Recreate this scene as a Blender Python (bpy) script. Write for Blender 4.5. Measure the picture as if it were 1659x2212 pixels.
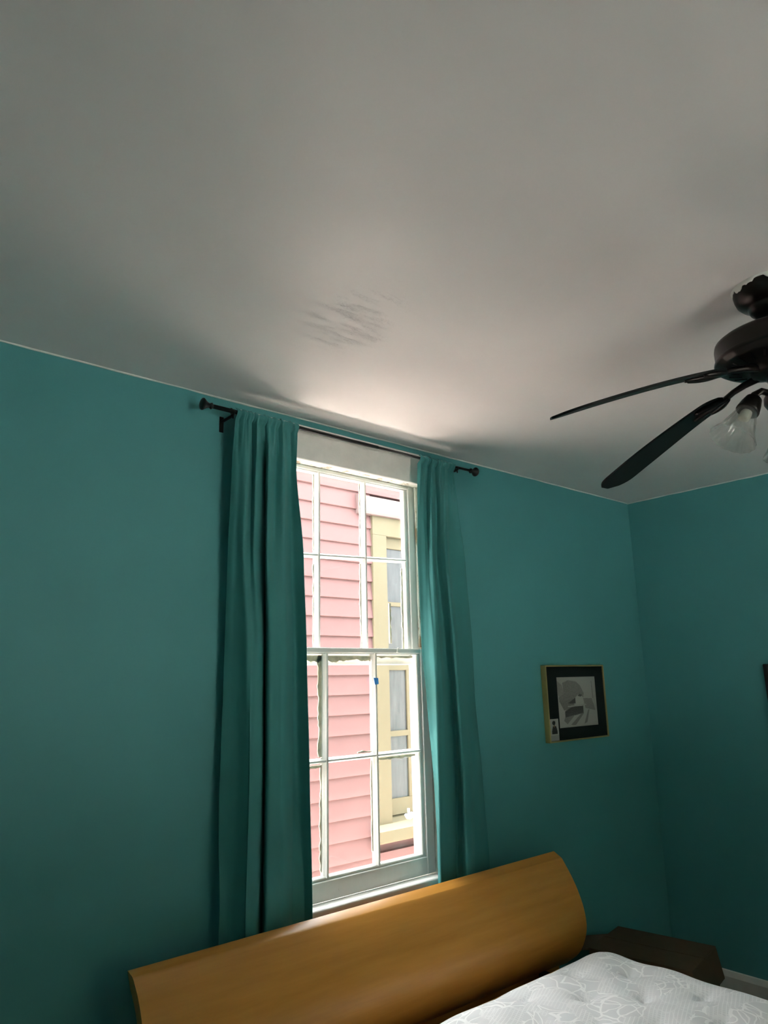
import bpy, bmesh, math, random
from mathutils import Vector, Matrix

random.seed(7)
scene = bpy.context.scene
for o in list(bpy.data.objects):
    bpy.data.objects.remove(o)
col = scene.collection

# ------------------------------------------------------------------ camera
FPX, IW, IH = 1533.0, 1659.0, 2212.0
yaw, pitch, roll = math.radians(40.821), math.radians(13.268), math.radians(-1.251)
fwd = Vector((math.sin(yaw) * math.cos(pitch), math.cos(yaw) * math.cos(pitch), math.sin(pitch)))
rgt = Vector((math.cos(yaw), -math.sin(yaw), 0.0))
upv = rgt.cross(fwd)
r2 = rgt * math.cos(roll) + upv * math.sin(roll)
u2 = -rgt * math.sin(roll) + upv * math.cos(roll)
cam_d = bpy.data.cameras.new('camera')
cam = bpy.data.objects.new('camera', cam_d)
col.objects.link(cam)
cam_d.sensor_fit = 'VERTICAL'
cam_d.sensor_height = 36.0
cam_d.lens = FPX / IH * 36.0
cam_d.clip_start = 0.02
cam.matrix_world = Matrix(((r2.x, u2.x, -fwd.x, 0.0), (r2.y, u2.y, -fwd.y, 0.0),
                           (r2.z, u2.z, -fwd.z, 1.5), (0, 0, 0, 1)))
scene.camera = cam

# ------------------------------------------------------------------ light
world = bpy.data.worlds.new('overcast_sky')
scene.world = world
world.use_nodes = True
bg = world.node_tree.nodes['Background']
bg.inputs[0].default_value = (0.96, 0.97, 1.0, 1)
bg.inputs[1].default_value = 16.0
sun_d = bpy.data.lights.new('sun', 'SUN')
sun_d.energy = 74.0
sun_d.angle = math.radians(4)
sun_d.color = (1.0, 0.975, 0.94)
sun = bpy.data.objects.new('sun', sun_d)
col.objects.link(sun)
# the sun stands over the left end of the alley and shines along it, down to the paving
sun.rotation_euler = Vector((0.62, 0.0, -0.78)).to_track_quat('-Z', 'Y').to_euler()
scene.view_settings.view_transform = 'Standard'
scene.view_settings.look = 'None'
scene.view_settings.gamma = 1.0
scene.view_settings.use_curve_mapping = False
scene.view_settings.exposure = 0.35
scene.cycles.use_denoising = True
scene.cycles.max_bounces = 10
scene.cycles.diffuse_bounces = 6
scene.cycles.use_adaptive_sampling = True
scene.cycles.adaptive_threshold = 0.04
scene.cycles.transparent_max_bounces = 16
scene.cycles.sample_clamp_indirect = 30.0


def portal(name, cx, cy, cz, w, h, rotx):
    """marks a window opening so that the daylight through it is sampled well (adds no light)"""
    l = bpy.data.lights.new(name, 'AREA')
    l.shape = 'RECTANGLE'
    l.size, l.size_y = w, h
    l.cycles.is_portal = True
    o = bpy.data.objects.new(name, l)
    o.location = (cx, cy, cz)
    o.rotation_euler = (rotx, 0, 0)
    col.objects.link(o)


# ------------------------------------------------------------------ helpers
def tag(o, label=None, cat=None, group=None, kind=None):
    if label:
        o['label'] = label
    if cat:
        o['category'] = cat
    if group:
        o['group'] = group
    if kind:
        o['kind'] = kind
    return o


def empty(name, loc=(0, 0, 0), parent=None):
    o = bpy.data.objects.new(name, None)
    o.empty_display_size = 0.05
    col.objects.link(o)
    o.location = loc
    if parent:
        attach(o, parent)
    return o


def world_loc(o):
    v = Vector(o.location)
    while o.parent:
        o = o.parent
        v += o.location
    return v


def attach(o, parent):
    """parent o keeping its world place (things here are only translated)"""
    o.parent = parent
    o.location = Vector(o.location) - world_loc(parent)


def obj(name, me, mat=None, parent=None, smooth=False, loc=(0, 0, 0)):
    if isinstance(me, bmesh.types.BMesh):
        m = bpy.data.meshes.new(name)
        bmesh.ops.recalc_face_normals(me, faces=me.faces)
        me.to_mesh(m)
        me.free()
        me = m
    o = bpy.data.objects.new(name, me)
    if mat and not me.materials:
        me.materials.append(mat)
    if smooth:
        for p in me.polygons:
            p.use_smooth = True
    col.objects.link(o)
    o.location = loc
    if parent:
        attach(o, parent)
    return o


def pyobj(name, v, f, mat, parent=None, smooth=False):
    me = bpy.data.meshes.new(name)
    me.from_pydata(v, [], f)
    me.update()
    return obj(name, me, mat, parent, smooth)


def add_box(bm, x0, x1, y0, y1, z0, z1, bev=0.0, seg=1):
    vs = [bm.verts.new(p) for p in ((x0, y0, z0), (x1, y0, z0), (x1, y1, z0), (x0, y1, z0),
                                    (x0, y0, z1), (x1, y0, z1), (x1, y1, z1), (x0, y1, z1))]
    fs = [bm.faces.new([vs[i] for i in q]) for q in
          ((3, 2, 1, 0), (4, 5, 6, 7), (0, 1, 5, 4), (1, 2, 6, 5), (2, 3, 7, 6), (3, 0, 4, 7))]
    if bev > 0:
        es = list({e for f in fs for e in f.edges})
        bmesh.ops.bevel(bm, geom=es, offset=bev, segments=seg, affect='EDGES', profile=0.5)
    return vs


def box(name, x0, x1, y0, y1, z0, z1, mat, parent=None, bev=0.0, seg=1):
    bm = bmesh.new()
    add_box(bm, x0, x1, y0, y1, z0, z1, bev, seg)
    return obj(name, bm, mat, parent)


def prism(bm, pts, axis, a, b):
    """closed outline extruded along an axis; pts are the two other coordinates in order"""
    def P(p, t):
        if axis == 0:
            return (t, p[0], p[1])
        if axis == 1:
            return (p[0], t, p[1])
        return (p[0], p[1], t)
    A = [bm.verts.new(P(p, a)) for p in pts]
    B = [bm.verts.new(P(p, b)) for p in pts]
    n = len(pts)
    bm.faces.new(A)
    bm.faces.new(B[::-1])
    for i in range(n):
        bm.faces.new((A[i], B[i], B[(i + 1) % n], A[(i + 1) % n]))


def lathe(bm, prof, seg=32, M=Matrix(), flute=0.0, nfl=0):
    """prof: (r, z) list, revolved about z, then moved by M"""
    rings = []
    for r, z in prof:
        if r < 1e-6:
            rings.append([bm.verts.new(M @ Vector((0, 0, z)))])
            continue
        ring = []
        for i in range(seg):
            a = 2 * math.pi * i / seg
            rr = r * (1 + flute * math.cos(nfl * a)) if nfl else r
            ring.append(bm.verts.new(M @ Vector((rr * math.cos(a), rr * math.sin(a), z))))
        rings.append(ring)
    for A, B in zip(rings[:-1], rings[1:]):
        if len(A) == 1 and len(B) == 1:
            continue
        for i in range(seg):
            j = (i + 1) % seg
            if len(A) == 1:
                bm.faces.new((A[0], B[i], B[j]))
            elif len(B) == 1:
                bm.faces.new((A[i], B[0], A[j]))
            else:
                bm.faces.new((A[i], B[i], B[j], A[j]))


def tube(bm, pts, r, seg=12, cap=True):
    pts = [Vector(p) for p in pts]
    rings = []
    for i, p in enumerate(pts):
        d = (pts[min(i + 1, len(pts) - 1)] - pts[max(i - 1, 0)]).normalized()
        a = Vector((0, 0, 1)) if abs(d.z) < 0.9 else Vector((1, 0, 0))
        s = d.cross(a).normalized()
        t = s.cross(d)
        rr = r[i] if isinstance(r, (list, tuple)) else r
        rings.append([bm.verts.new(p + (s * math.cos(k * 2 * math.pi / seg) + t * math.sin(k * 2 * math.pi / seg)) * rr)
                      for k in range(seg)])
    for A, B in zip(rings[:-1], rings[1:]):
        for k in range(seg):
            bm.faces.new((A[k], A[(k + 1) % seg], B[(k + 1) % seg], B[k]))
    if cap:
        bm.faces.new(rings[0])
        bm.faces.new(rings[-1][::-1])


def axis_matrix(origin, direction):
    """matrix that takes +z to direction and the origin to origin"""
    q = Vector((0, 0, 1)).rotation_difference(Vector(direction).normalized())
    return Matrix.Translation(Vector(origin)) @ q.to_matrix().to_4x4()


def catmull(xs, t):
    """xs: list of numbers at integer nodes, t in [0, n-1]"""
    n = len(xs)
    i = min(int(t), n - 2)
    u = t - i
    p1, p2 = xs[i], xs[i + 1]
    p0 = xs[i - 1] if i > 0 else 2 * p1 - p2
    p3 = xs[i + 2] if i + 2 < n else 2 * p2 - p1
    return 0.5 * (2 * p1 + (p2 - p0) * u + (2 * p0 - 5 * p1 + 4 * p2 - p3) * u * u + (3 * p1 - p0 - 3 * p2 + p3) * u ** 3)


# ------------------------------------------------------------------ materials
def mat_new(name):
    m = bpy.data.materials.new(name)
    m.use_nodes = True
    nt = m.node_tree
    return m, nt, nt.nodes['Principled BSDF']


def N(nt, t, **kw):
    n = nt.nodes.new(t)
    for k, v in kw.items():
        setattr(n, k, v)
    return n


def coords(nt, scale=(1, 1, 1)):
    tc = N(nt, 'ShaderNodeTexCoord')
    mp = N(nt, 'ShaderNodeMapping')
    mp.inputs['Scale'].default_value = scale
    g = N(nt, 'ShaderNodeNewGeometry')
    nt.links.new(g.outputs['Position'], mp.inputs['Vector'])
    return mp.outputs['Vector']


def noise(nt, vec, scale, detail=4, rough=0.55):
    n = N(nt, 'ShaderNodeTexNoise')
    n.inputs['Scale'].default_value = scale
    n.inputs['Detail'].default_value = detail
    n.inputs['Roughness'].default_value = rough
    nt.links.new(vec, n.inputs['Vector'])
    return n.outputs['Fac']


def ramp(nt, fac, stops):
    r = N(nt, 'ShaderNodeValToRGB')
    el = r.color_ramp.elements
    while len(el) < len(stops):
        el.new(0.5)
    for e, (p, c) in zip(el, stops):
        e.position = p
        e.color = (*c, 1) if len(c) == 3 else c
    nt.links.new(fac, r.inputs['Fac'])
    return r.outputs['Color']


def bump(nt, bsdf, height, strength, dist):
    b = N(nt, 'ShaderNodeBump')
    b.inputs['Strength'].default_value = strength
    b.inputs['Distance'].default_value = dist
    nt.links.new(height, b.inputs['Height'])
    nt.links.new(b.outputs['Normal'], bsdf.inputs['Normal'])
    return b


def plain(name, c, rough=0.5, metallic=0.0, var=0.06, nscale=8.0, bmp=0.0, bscale=60.0, bdist=0.002, spec=0.5):
    m, nt, b = mat_new(name)
    v = coords(nt)
    f = noise(nt, v, nscale)
    nt.links.new(ramp(nt, f, [(0.3, tuple(x * (1 - var) for x in c)), (0.7, tuple(min(1, x * (1 + var)) for x in c))]),
                 b.inputs['Base Color'])
    b.inputs['Roughness'].default_value = rough
    b.inputs['Metallic'].default_value = metallic
    b.inputs['Specular IOR Level'].default_value = spec
    if bmp > 0:
        bump(nt, b, noise(nt, v, bscale), bmp, bdist)
    return m


M = {}
M['wall'] = plain('teal_wall_paint', (0.088, 0.315, 0.322), 0.55, var=0.03, nscale=3, bmp=0.25, bscale=140, bdist=0.001, spec=0.3)
# ceiling: white semi-gloss paint, rolled over patched plaster
m, nt, b = mat_new('ceiling_paint')
v = coords(nt)
vs = coords(nt, (1.0, 4.0, 1.0))
nt.links.new(ramp(nt, noise(nt, v, 2.5), [(0.3, (0.775, 0.725, 0.71)), (0.7, (0.815, 0.765, 0.75))]), b.inputs['Base Color'])
patch = noise(nt, vs, 5.0, 5)
rr = N(nt, 'ShaderNodeMapRange')
rr.inputs['From Min'].default_value, rr.inputs['From Max'].default_value = 0.30, 0.70
rr.inputs['To Min'].default_value, rr.inputs['To Max'].default_value = 0.50, 0.42
nt.links.new(patch, rr.inputs['Value'])
nt.links.new(rr.outputs[0], b.inputs['Roughness'])
fine = noise(nt, coords(nt, (1.0, 2.2, 1.0)), 42.0, 6, 0.65)
b1 = bump(nt, b, fine, 0.10, 0.002)
b2 = N(nt, 'ShaderNodeBump')
b2.inputs['Strength'].default_value = 0.10
b2.inputs['Distance'].default_value = 0.02
nt.links.new(noise(nt, vs, 3.0, 3), b2.inputs['Height'])
nt.links.new(b2.outputs['Normal'], b1.inputs['Normal'])
# one roughly patched spot where the plaster was mended in front of the window
g_ = N(nt, 'ShaderNodeNewGeometry')
ds = N(nt, 'ShaderNodeVectorMath', operation='DISTANCE')
sc = N(nt, 'ShaderNodeVectorMath', operation='MULTIPLY')
sc.inputs[1].default_value = (1.0, 0.62, 0.0)
nt.links.new(g_.outputs['Position'], sc.inputs[0])
nt.links.new(sc.outputs[0], ds.inputs[0])
ds.inputs[1].default_value = (1.11, 1.42 * 0.62, 0.0)
mk = N(nt, 'ShaderNodeMapRange')
mk.interpolation_type = 'SMOOTHSTEP'
mk.inputs['From Min'].default_value, mk.inputs['From Max'].default_value = 0.04, 0.22
mk.inputs['To Min'].default_value, mk.inputs['To Max'].default_value = 1.0, 0.0
nt.links.new(ds.outputs['Value'], mk.inputs['Value'])
pm = N(nt, 'ShaderNodeMath', operation='MULTIPLY')
nt.links.new(mk.outputs[0], pm.inputs[0])
nt.links.new(ramp(nt, noise(nt, vs, 9.0, 4), [(0.42, (0, 0, 0)), (0.60, (1, 1, 1))]), pm.inputs[1])
b3 = N(nt, 'ShaderNodeBump')
b3.inputs['Distance'].default_value = 0.0055
nt.links.new(pm.outputs[0], b3.inputs['Strength'])
nt.links.new(noise(nt, coords(nt, (1.0, 1.8, 1.0)), 60.0, 6, 0.7), b3.inputs['Height'])
nt.links.new(b1.outputs['Normal'], b3.inputs['Normal'])
nt.links.new(b3.outputs['Normal'], b.inputs['Normal'])
M['ceiling'] = m
M['trim'] = plain('white_trim_paint', (0.74, 0.73, 0.69), 0.4, var=0.05, nscale=20, bmp=0.15, bscale=90)
# old window paint: white, chipped to bare grey brown wood here and there
m, nt, b = mat_new('old_window_paint')
v = coords(nt)
chip = noise(nt, coords(nt, (1, 1, 0.35)), 26.0, 6, 0.7)
nt.links.new(ramp(nt, chip, [(0.0, (0.20, 0.16, 0.11)), (0.27, (0.25, 0.21, 0.15)), (0.31, (0.80, 0.80, 0.76)), (1.0, (0.87, 0.87, 0.84))]),
             b.inputs['Base Color'])
b.inputs['Roughness'].default_value = 0.42
bump(nt, b, chip, 0.3, 0.002)
M['sash'] = m
m, nt, b = mat_new('weathered_jamb_paint')
chip = noise(nt, coords(nt, (1, 1, 0.22)), 22.0, 6, 0.7)
nt.links.new(ramp(nt, chip, [(0.0, (0.16, 0.11, 0.06)), (0.42, (0.30, 0.24, 0.15)), (0.48, (0.66, 0.68, 0.60)), (1.0, (0.74, 0.76, 0.70))]),
             b.inputs['Base Color'])
b.inputs['Roughness'].default_value = 0.5
M['jamb'] = m
M['putty'] = plain('old_putty', (0.62, 0.57, 0.44), 0.8, var=0.3, nscale=30, bmp=0.5, bscale=120)
M['black_metal'] = plain('black_metal', (0.012, 0.012, 0.013), 0.38, metallic=0.3, var=0.1)
M['fan_metal'] = plain('fan_dark_bronze', (0.018, 0.014, 0.012), 0.33, metallic=0.6, var=0.15, bmp=0.05)
M['blade'] = plain('fan_blade_black_wood', (0.006, 0.008, 0.008), 0.5, var=0.2, nscale=14, spec=0.2)
M['white_card'] = plain('white_card', (0.72, 0.70, 0.64), 0.7, var=0.02)
M['black_mat'] = plain('dark_picture_mat', (0.012, 0.018, 0.018), 0.8, var=0.1, spec=0.15)
M['gold'] = plain('olive_gold_frame', (0.34, 0.27, 0.10), 0.4, metallic=0.25, var=0.1)
M['tape'] = plain('blue_tape', (0.07, 0.33, 0.85), 0.7, var=0.1, nscale=60)
M['wfloor'] = plain('dark_floor', (0.07, 0.045, 0.03), 0.4, var=0.3, nscale=6)
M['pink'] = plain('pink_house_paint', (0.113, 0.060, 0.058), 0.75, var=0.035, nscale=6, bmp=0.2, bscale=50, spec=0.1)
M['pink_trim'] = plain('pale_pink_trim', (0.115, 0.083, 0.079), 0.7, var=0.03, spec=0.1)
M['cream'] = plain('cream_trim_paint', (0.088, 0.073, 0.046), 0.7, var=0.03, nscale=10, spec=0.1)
M['roof'] = plain('grey_roof', (0.25, 0.25, 0.25), 0.8, var=0.1)
M['siding'] = plain('grey_siding', (0.60, 0.58, 0.55), 0.7, var=0.05)
M['ground'] = plain('alley_paving', (0.64, 0.54, 0.49), 0.9, var=0.08)
M['bounce_yard'] = plain('bounce_yard_pale', (0.52, 0.50, 0.47), 0.9, var=0.1)  # for the added yard that bounces light indoors
M['porch'] = plain('sky_block_boards', (0.16, 0.13, 0.10), 0.8, var=0.1)  # for the added roof that blocks sky at the back
M['sky_block_hedge'] = plain('sky_block_green', (0.05, 0.07, 0.03), 0.9, var=0.3)  # for the added screen against low sky behind the yard
M['white_ext'] = plain('white_exterior_trim', (0.84, 0.83, 0.80), 0.6, var=0.03, nscale=30, bmp=0.2, bscale=70)
M['box_fabric'] = plain('grey_ticking', (0.5, 0.5, 0.5), 0.9)
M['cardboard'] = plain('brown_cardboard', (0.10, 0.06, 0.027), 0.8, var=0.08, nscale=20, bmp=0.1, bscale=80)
M['carton_tape'] = plain('brown_carton_tape', (0.42, 0.22, 0.07), 0.35, var=0.05)
M['bulb'] = plain('bulb_white_glass', (0.75, 0.73, 0.68), 0.3, var=0.01)
M['porcelain'] = plain('white_socket', (0.65, 0.62, 0.52), 0.4, var=0.02)

# glass: clear, with a reflecting surface and a little dust
def glass(name, dust=0.04, tint=(0.97, 0.985, 0.975), dscale=14.0):
    m = bpy.data.materials.new(name)
    m.use_nodes = True
    nt = m.node_tree
    nt.nodes.clear()
    out = N(nt, 'ShaderNodeOutputMaterial')
    tr = N(nt, 'ShaderNodeBsdfTransparent')
    tr.inputs[0].default_value = (*tint, 1)
    gl = N(nt, 'ShaderNodeBsdfGlossy')
    gl.inputs['Roughness'].default_value = 0.02
    lw = N(nt, 'ShaderNodeLayerWeight')
    lw.inputs['Blend'].default_value = 0.5
    pw = N(nt, 'ShaderNodeMath', operation='POWER')
    pw.inputs[1].default_value = 5.0
    nt.links.new(lw.outputs['Facing'], pw.inputs[0])
    fr = N(nt, 'ShaderNodeMath', operation='MULTIPLY_ADD')
    fr.inputs[1].default_value, fr.inputs[2].default_value = 0.95, 0.045
    nt.links.new(pw.outputs[0], fr.inputs[0])
    mx = N(nt, 'ShaderNodeMixShader')
    nt.links.new(fr.outputs[0], mx.inputs[0])
    nt.links.new(tr.outputs[0], mx.inputs[1])
    nt.links.new(gl.outputs[0], mx.inputs[2])
    df = N(nt, 'ShaderNodeBsdfDiffuse')
    df.inputs[0].default_value = (0.8, 0.8, 0.78, 1)
    mr = N(nt, 'ShaderNodeMapRange')
    mr.inputs['From Min'].default_value, mr.inputs['From Max'].default_value = 0.35, 0.75
    mr.inputs['To Min'].default_value, mr.inputs['To Max'].default_value = dust * 0.5, dust * 2
    nt.links.new(noise(nt, coords(nt), dscale, 5), mr.inputs['Value'])
    m2 = N(nt, 'ShaderNodeMixShader')
    nt.links.new(mr.outputs[0], m2.inputs[0])
    nt.links.new(mx.outputs[0], m2.inputs[1])
    nt.links.new(df.outputs[0], m2.inputs[2])
    nt.links.new(m2.outputs[0], out.inputs[0])
    return m


M['glass'] = glass('old_window_glass', 0.006)
M['shade_glass'] = glass('clear_shade_glass', 0.07, (0.9, 0.91, 0.9), 30)
# neighbour's panes: dim grey glass that mirrors the alley
m, nt, b = mat_new('neighbour_window_glass')
nt.links.new(ramp(nt, noise(nt, coords(nt, (6, 1, 1)), 6.0, 5), [(0.3, (0.034, 0.035, 0.036)), (0.7, (0.056, 0.056, 0.057))]), b.inputs['Base Color'])
b.inputs['Roughness'].default_value = 0.15
b.inputs['Specular IOR Level'].default_value = 0.12
M['nglass'] = m

# curtain cloth
m, nt, b = mat_new('teal_curtain_cloth')
v = coords(nt)
nt.links.new(ramp(nt, noise(nt, v, 5.0), [(0.3, (0.042, 0.225, 0.222)), (0.7, (0.048, 0.25, 0.245))]), b.inputs['Base Color'])
b.inputs['Roughness'].default_value = 0.72
b.inputs['Sheen Weight'].default_value = 0.08
b.inputs['Sheen Roughness'].default_value = 0.4
b.inputs['Sheen Tint'].default_value = (0.5, 0.9, 0.88, 1)
bump(nt, b, noise(nt, coords(nt, (1, 1, 0.5)), 420.0, 2), 0.12, 0.001)
tl = N(nt, 'ShaderNodeBsdfTranslucent')
tl.inputs[0].default_value = (0.05, 0.36, 0.34, 1)
mx = N(nt, 'ShaderNodeMixShader')
mx.inputs[0].default_value = 0.08
out = nt.nodes['Material Output']
nt.links.new(b.outputs[0], mx.inputs[1])
nt.links.new(tl.outputs[0], mx.inputs[2])
nt.links.new(mx.outputs[0], out.inputs[0])
M['curtain'] = m

# headboard veneer
m, nt, b = mat_new('golden_wood_veneer')
v = coords(nt, (0.7, 9.0, 9.0))
g1 = noise(nt, v, 4.0, 6, 0.6)
nt.links.new(ramp(nt, g1, [(0.25, (0.50, 0.215, 0.034)), (0.55, (0.58, 0.26, 0.046)), (0.8, (0.64, 0.30, 0.06))]), b.inputs['Base Color'])
b.inputs['Roughness'].default_value = 0.36
b.inputs['Coat Weight'].default_value = 0.2
b.inputs['Specular IOR Level'].default_value = 0.3
b.inputs['Coat Roughness'].default_value = 0.25
bump(nt, b, noise(nt, coords(nt, (1.5, 30, 30)), 12.0, 3), 0.04, 0.001)
M['veneer'] = m

# mattress jacquard: grey ground, white drawn flowers, scrolls and crosshatching
m, nt, b = mat_new('mattress_jacquard')
v = coords(nt)
warp = N(nt, 'ShaderNodeTexNoise')
warp.inputs['Scale'].default_value = 9.0
warp.inputs['Detail'].default_value = 2.0
nt.links.new(v, warp.inputs['Vector'])
mixv = N(nt, 'ShaderNodeVectorMath', operation='MULTIPLY_ADD')
mixv.inputs[1].default_value = (0.09, 0.09, 0.0)
nt.links.new(warp.outputs['Color'], mixv.inputs[0])
nt.links.new(v, mixv.inputs[2])
flat = N(nt, 'ShaderNodeVectorMath', operation='MULTIPLY')
flat.inputs[1].default_value = (1, 1, 0)
nt.links.new(mixv.outputs[0], flat.inputs[0])


def mmath(op, a, b_=None, c=None):
    n = N(nt, 'ShaderNodeMath', operation=op)
    for i, x in enumerate((a, b_, c)):
        if x is None:
            continue
        if isinstance(x, (int, float)):
            n.inputs[i].default_value = x
        else:
            nt.links.new(x, n.inputs[i])
    return n.outputs[0]


def vor(scale, feat):
    n = N(nt, 'ShaderNodeTexVoronoi', feature=feat)
    n.inputs['Scale'].default_value = scale
    nt.links.new(flat.outputs[0], n.inputs['Vector'])
    return n.outputs['Distance']


petal = mmath('LESS_THAN', vor(15.0, 'DISTANCE_TO_EDGE'), 0.032)
rings = mmath('LESS_THAN', mmath('ABSOLUTE', mmath('SUBTRACT', mmath('FRACT', mmath('MULTIPLY', vor(8.0, 'F1'), 4.0)), 0.5)), 0.07)
mask = mmath('GREATER_THAN', noise(nt, v, 7.0, 1), 0.5)
sep = N(nt, 'ShaderNodeSeparateXYZ')
nt.links.new(v, sep.inputs[0])
hx_ = mmath('LESS_THAN', mmath('FRACT', mmath('MULTIPLY', mmath('ADD', sep.outputs[0], mmath('MULTIPLY', sep.outputs[1], 0.4)), 110.0)), 0.28)
hy_ = mmath('LESS_THAN', mmath('FRACT', mmath('MULTIPLY', mmath('SUBTRACT', sep.outputs[1], mmath('MULTIPLY', sep.outputs[0], 0.4)), 85.0)), 0.28)
hatch = mmath('MULTIPLY', mmath('MAXIMUM', hx_, hy_), mask)
ring2 = mmath('MULTIPLY', rings, mmath('SUBTRACT', 1.0, mask))
lines = mmath('MAXIMUM', mmath('MULTIPLY', mmath('MAXIMUM', petal, ring2), mmath('SUBTRACT', 1.0, mmath('MULTIPLY', mask, 0.6))), mmath('MULTIPLY', hatch, mmath('MULTIPLY', noise(nt, v, 16.0, 2), 1.1)))
nt.links.new(ramp(nt, lines, [(0.0, (0.76, 0.765, 0.775)), (1.0, (0.97, 0.97, 0.97))]), b.inputs['Base Color'])
b.inputs['Roughness'].default_value = 0.85
b.inputs['Sheen Weight'].default_value = 0.15
bump(nt, b, lines, 0.25, 0.0012)
M['jacquard'] = m

# printed colours for flat prints: colour attribute drawn below
m, nt, b = mat_new('pencil_print')
at = N(nt, 'ShaderNodeAttribute', attribute_name='print')
nt.links.new(at.outputs['Color'], b.inputs['Base Color'])
b.inputs['Roughness'].default_value = 0.6
M['print'] = m

# ------------------------------------------------------------------ the room shell
XL, XR, YB, YW, H = -1.0, 3.675, -1.7, 2.1, 2.46
TH = 0.105
box('floor', XL - .2, XR + .2, YB - .2, YW + TH, -0.12, 0.0, M['wfloor'])['kind'] = 'structure'
ce = box('ceiling', XL - .2, XR + .2, YB - .2, YW + TH, H, H + .12, M['ceiling'])
ce['kind'] = 'structure'
# window wall with its opening
WX0, WX1, WZ0, WZ1 = 1.235, 2.055, 0.765, 2.315
bm = bmesh.new()
for a in ((XL - .2, WX0, 0, H), (WX1, XR + .2, 0, H), (WX0, WX1, 0, WZ0), (WX0, WX1, WZ1, H)):
    add_box(bm, a[0], a[1], YW, YW + TH, a[2], a[3])
tag(obj('wall_front', bm, M['wall']), kind='structure')
box('wall_right', XR, XR + .12, YB, YW, 0, H, M['wall'])['kind'] = 'structure'
box('wall_left', XL - .12, XL, YB, YW, 0, H, M['wall'])['kind'] = 'structure'
# back wall (behind the camera) with an opening for the added window
BX0, BX1, BZ0, BZ1 = 0.75, 2.05, 0.60, 2.27
bm = bmesh.new()
for a in ((XL - .12, BX0, 0, H), (BX1, XR + .12, 0, H), (BX0, BX1, 0, BZ0), (BX0, BX1, BZ1, H)):
    add_box(bm, a[0], a[1], YB - .12, YB, a[2], a[3])
tag(obj('wall_back', bm, M['wall']), kind='structure')
portal('daylight_portal', (WX0 + WX1) / 2, YW + TH + .06, (WZ0 + WZ1) / 2, WX1 - WX0, WZ1 - WZ0, math.radians(-90))
portal('daylight_portal_back', (BX0 + BX1) / 2, YB - .16, (BZ0 + BZ1) / 2, BX1 - BX0, BZ1 - BZ0, math.radians(90))

# baseboards
def baseboard(name, pts, axis, a, b_):
    bm = bmesh.new()
    prism(bm, pts, axis, a, b_)
    tag(obj(name, bm, M['trim']), kind='structure')


baseboard('baseboard_right', [(XR, 0), (XR - .016, 0), (XR - .016, .10), (XR - .008, .122), (XR, .125)], 1, YB, YW)
baseboard('baseboard_front', [(YW, 0), (YW - .016, 0), (YW - .016, .10), (YW - .008, .122), (YW, .125)], 0, XL, XR - .016)
baseboard('baseboard_left', [(XL, 0), (XL + .016, 0), (XL + .016, .10), (XL + .008, .122), (XL, .125)], 1, YB, YW - .016)
# thin bead of white caulk and paint where wall and ceiling meet
def bead(name, p0, p1, ax):
    bm = bmesh.new()
    p0, p1 = Vector(p0), Vector(p1)
    n = 60
    pts, rs = [], []
    for i in range(n + 1):
        p = p0.lerp(p1, i / n)
        p.z += random.uniform(-.0012, .0012)
        pts.append(p)
        rs.append(random.uniform(.0028, .0042))
    tube(bm, pts, rs, 8)
    tag(obj(name, bm, M['trim'], smooth=True), kind='structure')


bead('trim_1', (XL, YW - .0005, H - .001), (XR, YW - .0005, H - .001), 0)
bead('trim_2', (XR - .0005, YB, H - .001), (XR - .0005, YW, H - .001), 1)

# ------------------------------------------------------------------ the double-hung window
win = tag(empty('window_1', ((WX0 + WX1) / 2, YW, WZ0)), kind='structure')
# jambs, head jamb and sub-sill lining the opening
box('jamb', WX1 - .012, WX1, YW - .002, YW + TH, WZ0, WZ1, M['jamb'], win)
box('jamb', WX0, WX0 + .012, YW - .002, YW + TH, WZ0, WZ1, M['jamb'], win)
box('head_jamb', WX0 + .012, WX1 - .012, YW - .002, YW + TH, WZ1 - .012, WZ1, M['jamb'], win)
box('exterior_sill', WX0 - .05, WX1 + .05, YW + .03, YW + TH + .05, WZ0 - .03, WZ0 + .012, M['white_ext'], win)
# parting stops between the two sash tracks
for x0, x1 in ((WX1 - .024, WX1 - .012), (WX0 + .012, WX0 + .024)):
    box('parting_stop', x0, x1, YW + .0445, YW + .0555, 1.625, WZ1 - .012, M['jamb'], win, .002)
# interior casing
hc = box('head_casing', WX0 - .09, WX1 + .09, YW - .022, YW - .0005, 2.294, 2.408, M['trim'], win, .003)
box('casing_cap', WX0 - .10, WX1 + .10, YW - .034, YW - .0005, 2.408, 2.421, M['trim'], hc, .003)
box('side_casing', WX0 - .09, WX0 + .004, YW - .022, YW - .0005, .79, 2.294, M['trim'], win, .003)
box('side_casing', WX1 - .004, WX1 + .09, YW - .022, YW - .0005, .79, 2.294, M['trim'], win, .003)
box('stool', WX0 - .03, WX1 + .03, YW - .050, YW + .007, .760, .785, M['trim'], win, .008, 3)
box('apron', WX0 - .09, WX1 + .09, YW - .02, YW - .0005, .655, .760, M['trim'], win, .004)
# exterior casing, seen through the right panes
for x0, x1 in ((WX1 - .016, WX1 + .09), (WX0 - .09, WX0 + .016)):
    box('exterior_casing', x0, x1, YW + TH, YW + TH + .022, WZ0 + .012, WZ1 + .02, M['white_ext'], win, .003)
box('exterior_head_casing', WX0 - .09, WX1 + .09, YW + TH, YW + TH + .022, WZ1 + .02, WZ1 + .13, M['white_ext'], win, .003)


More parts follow.
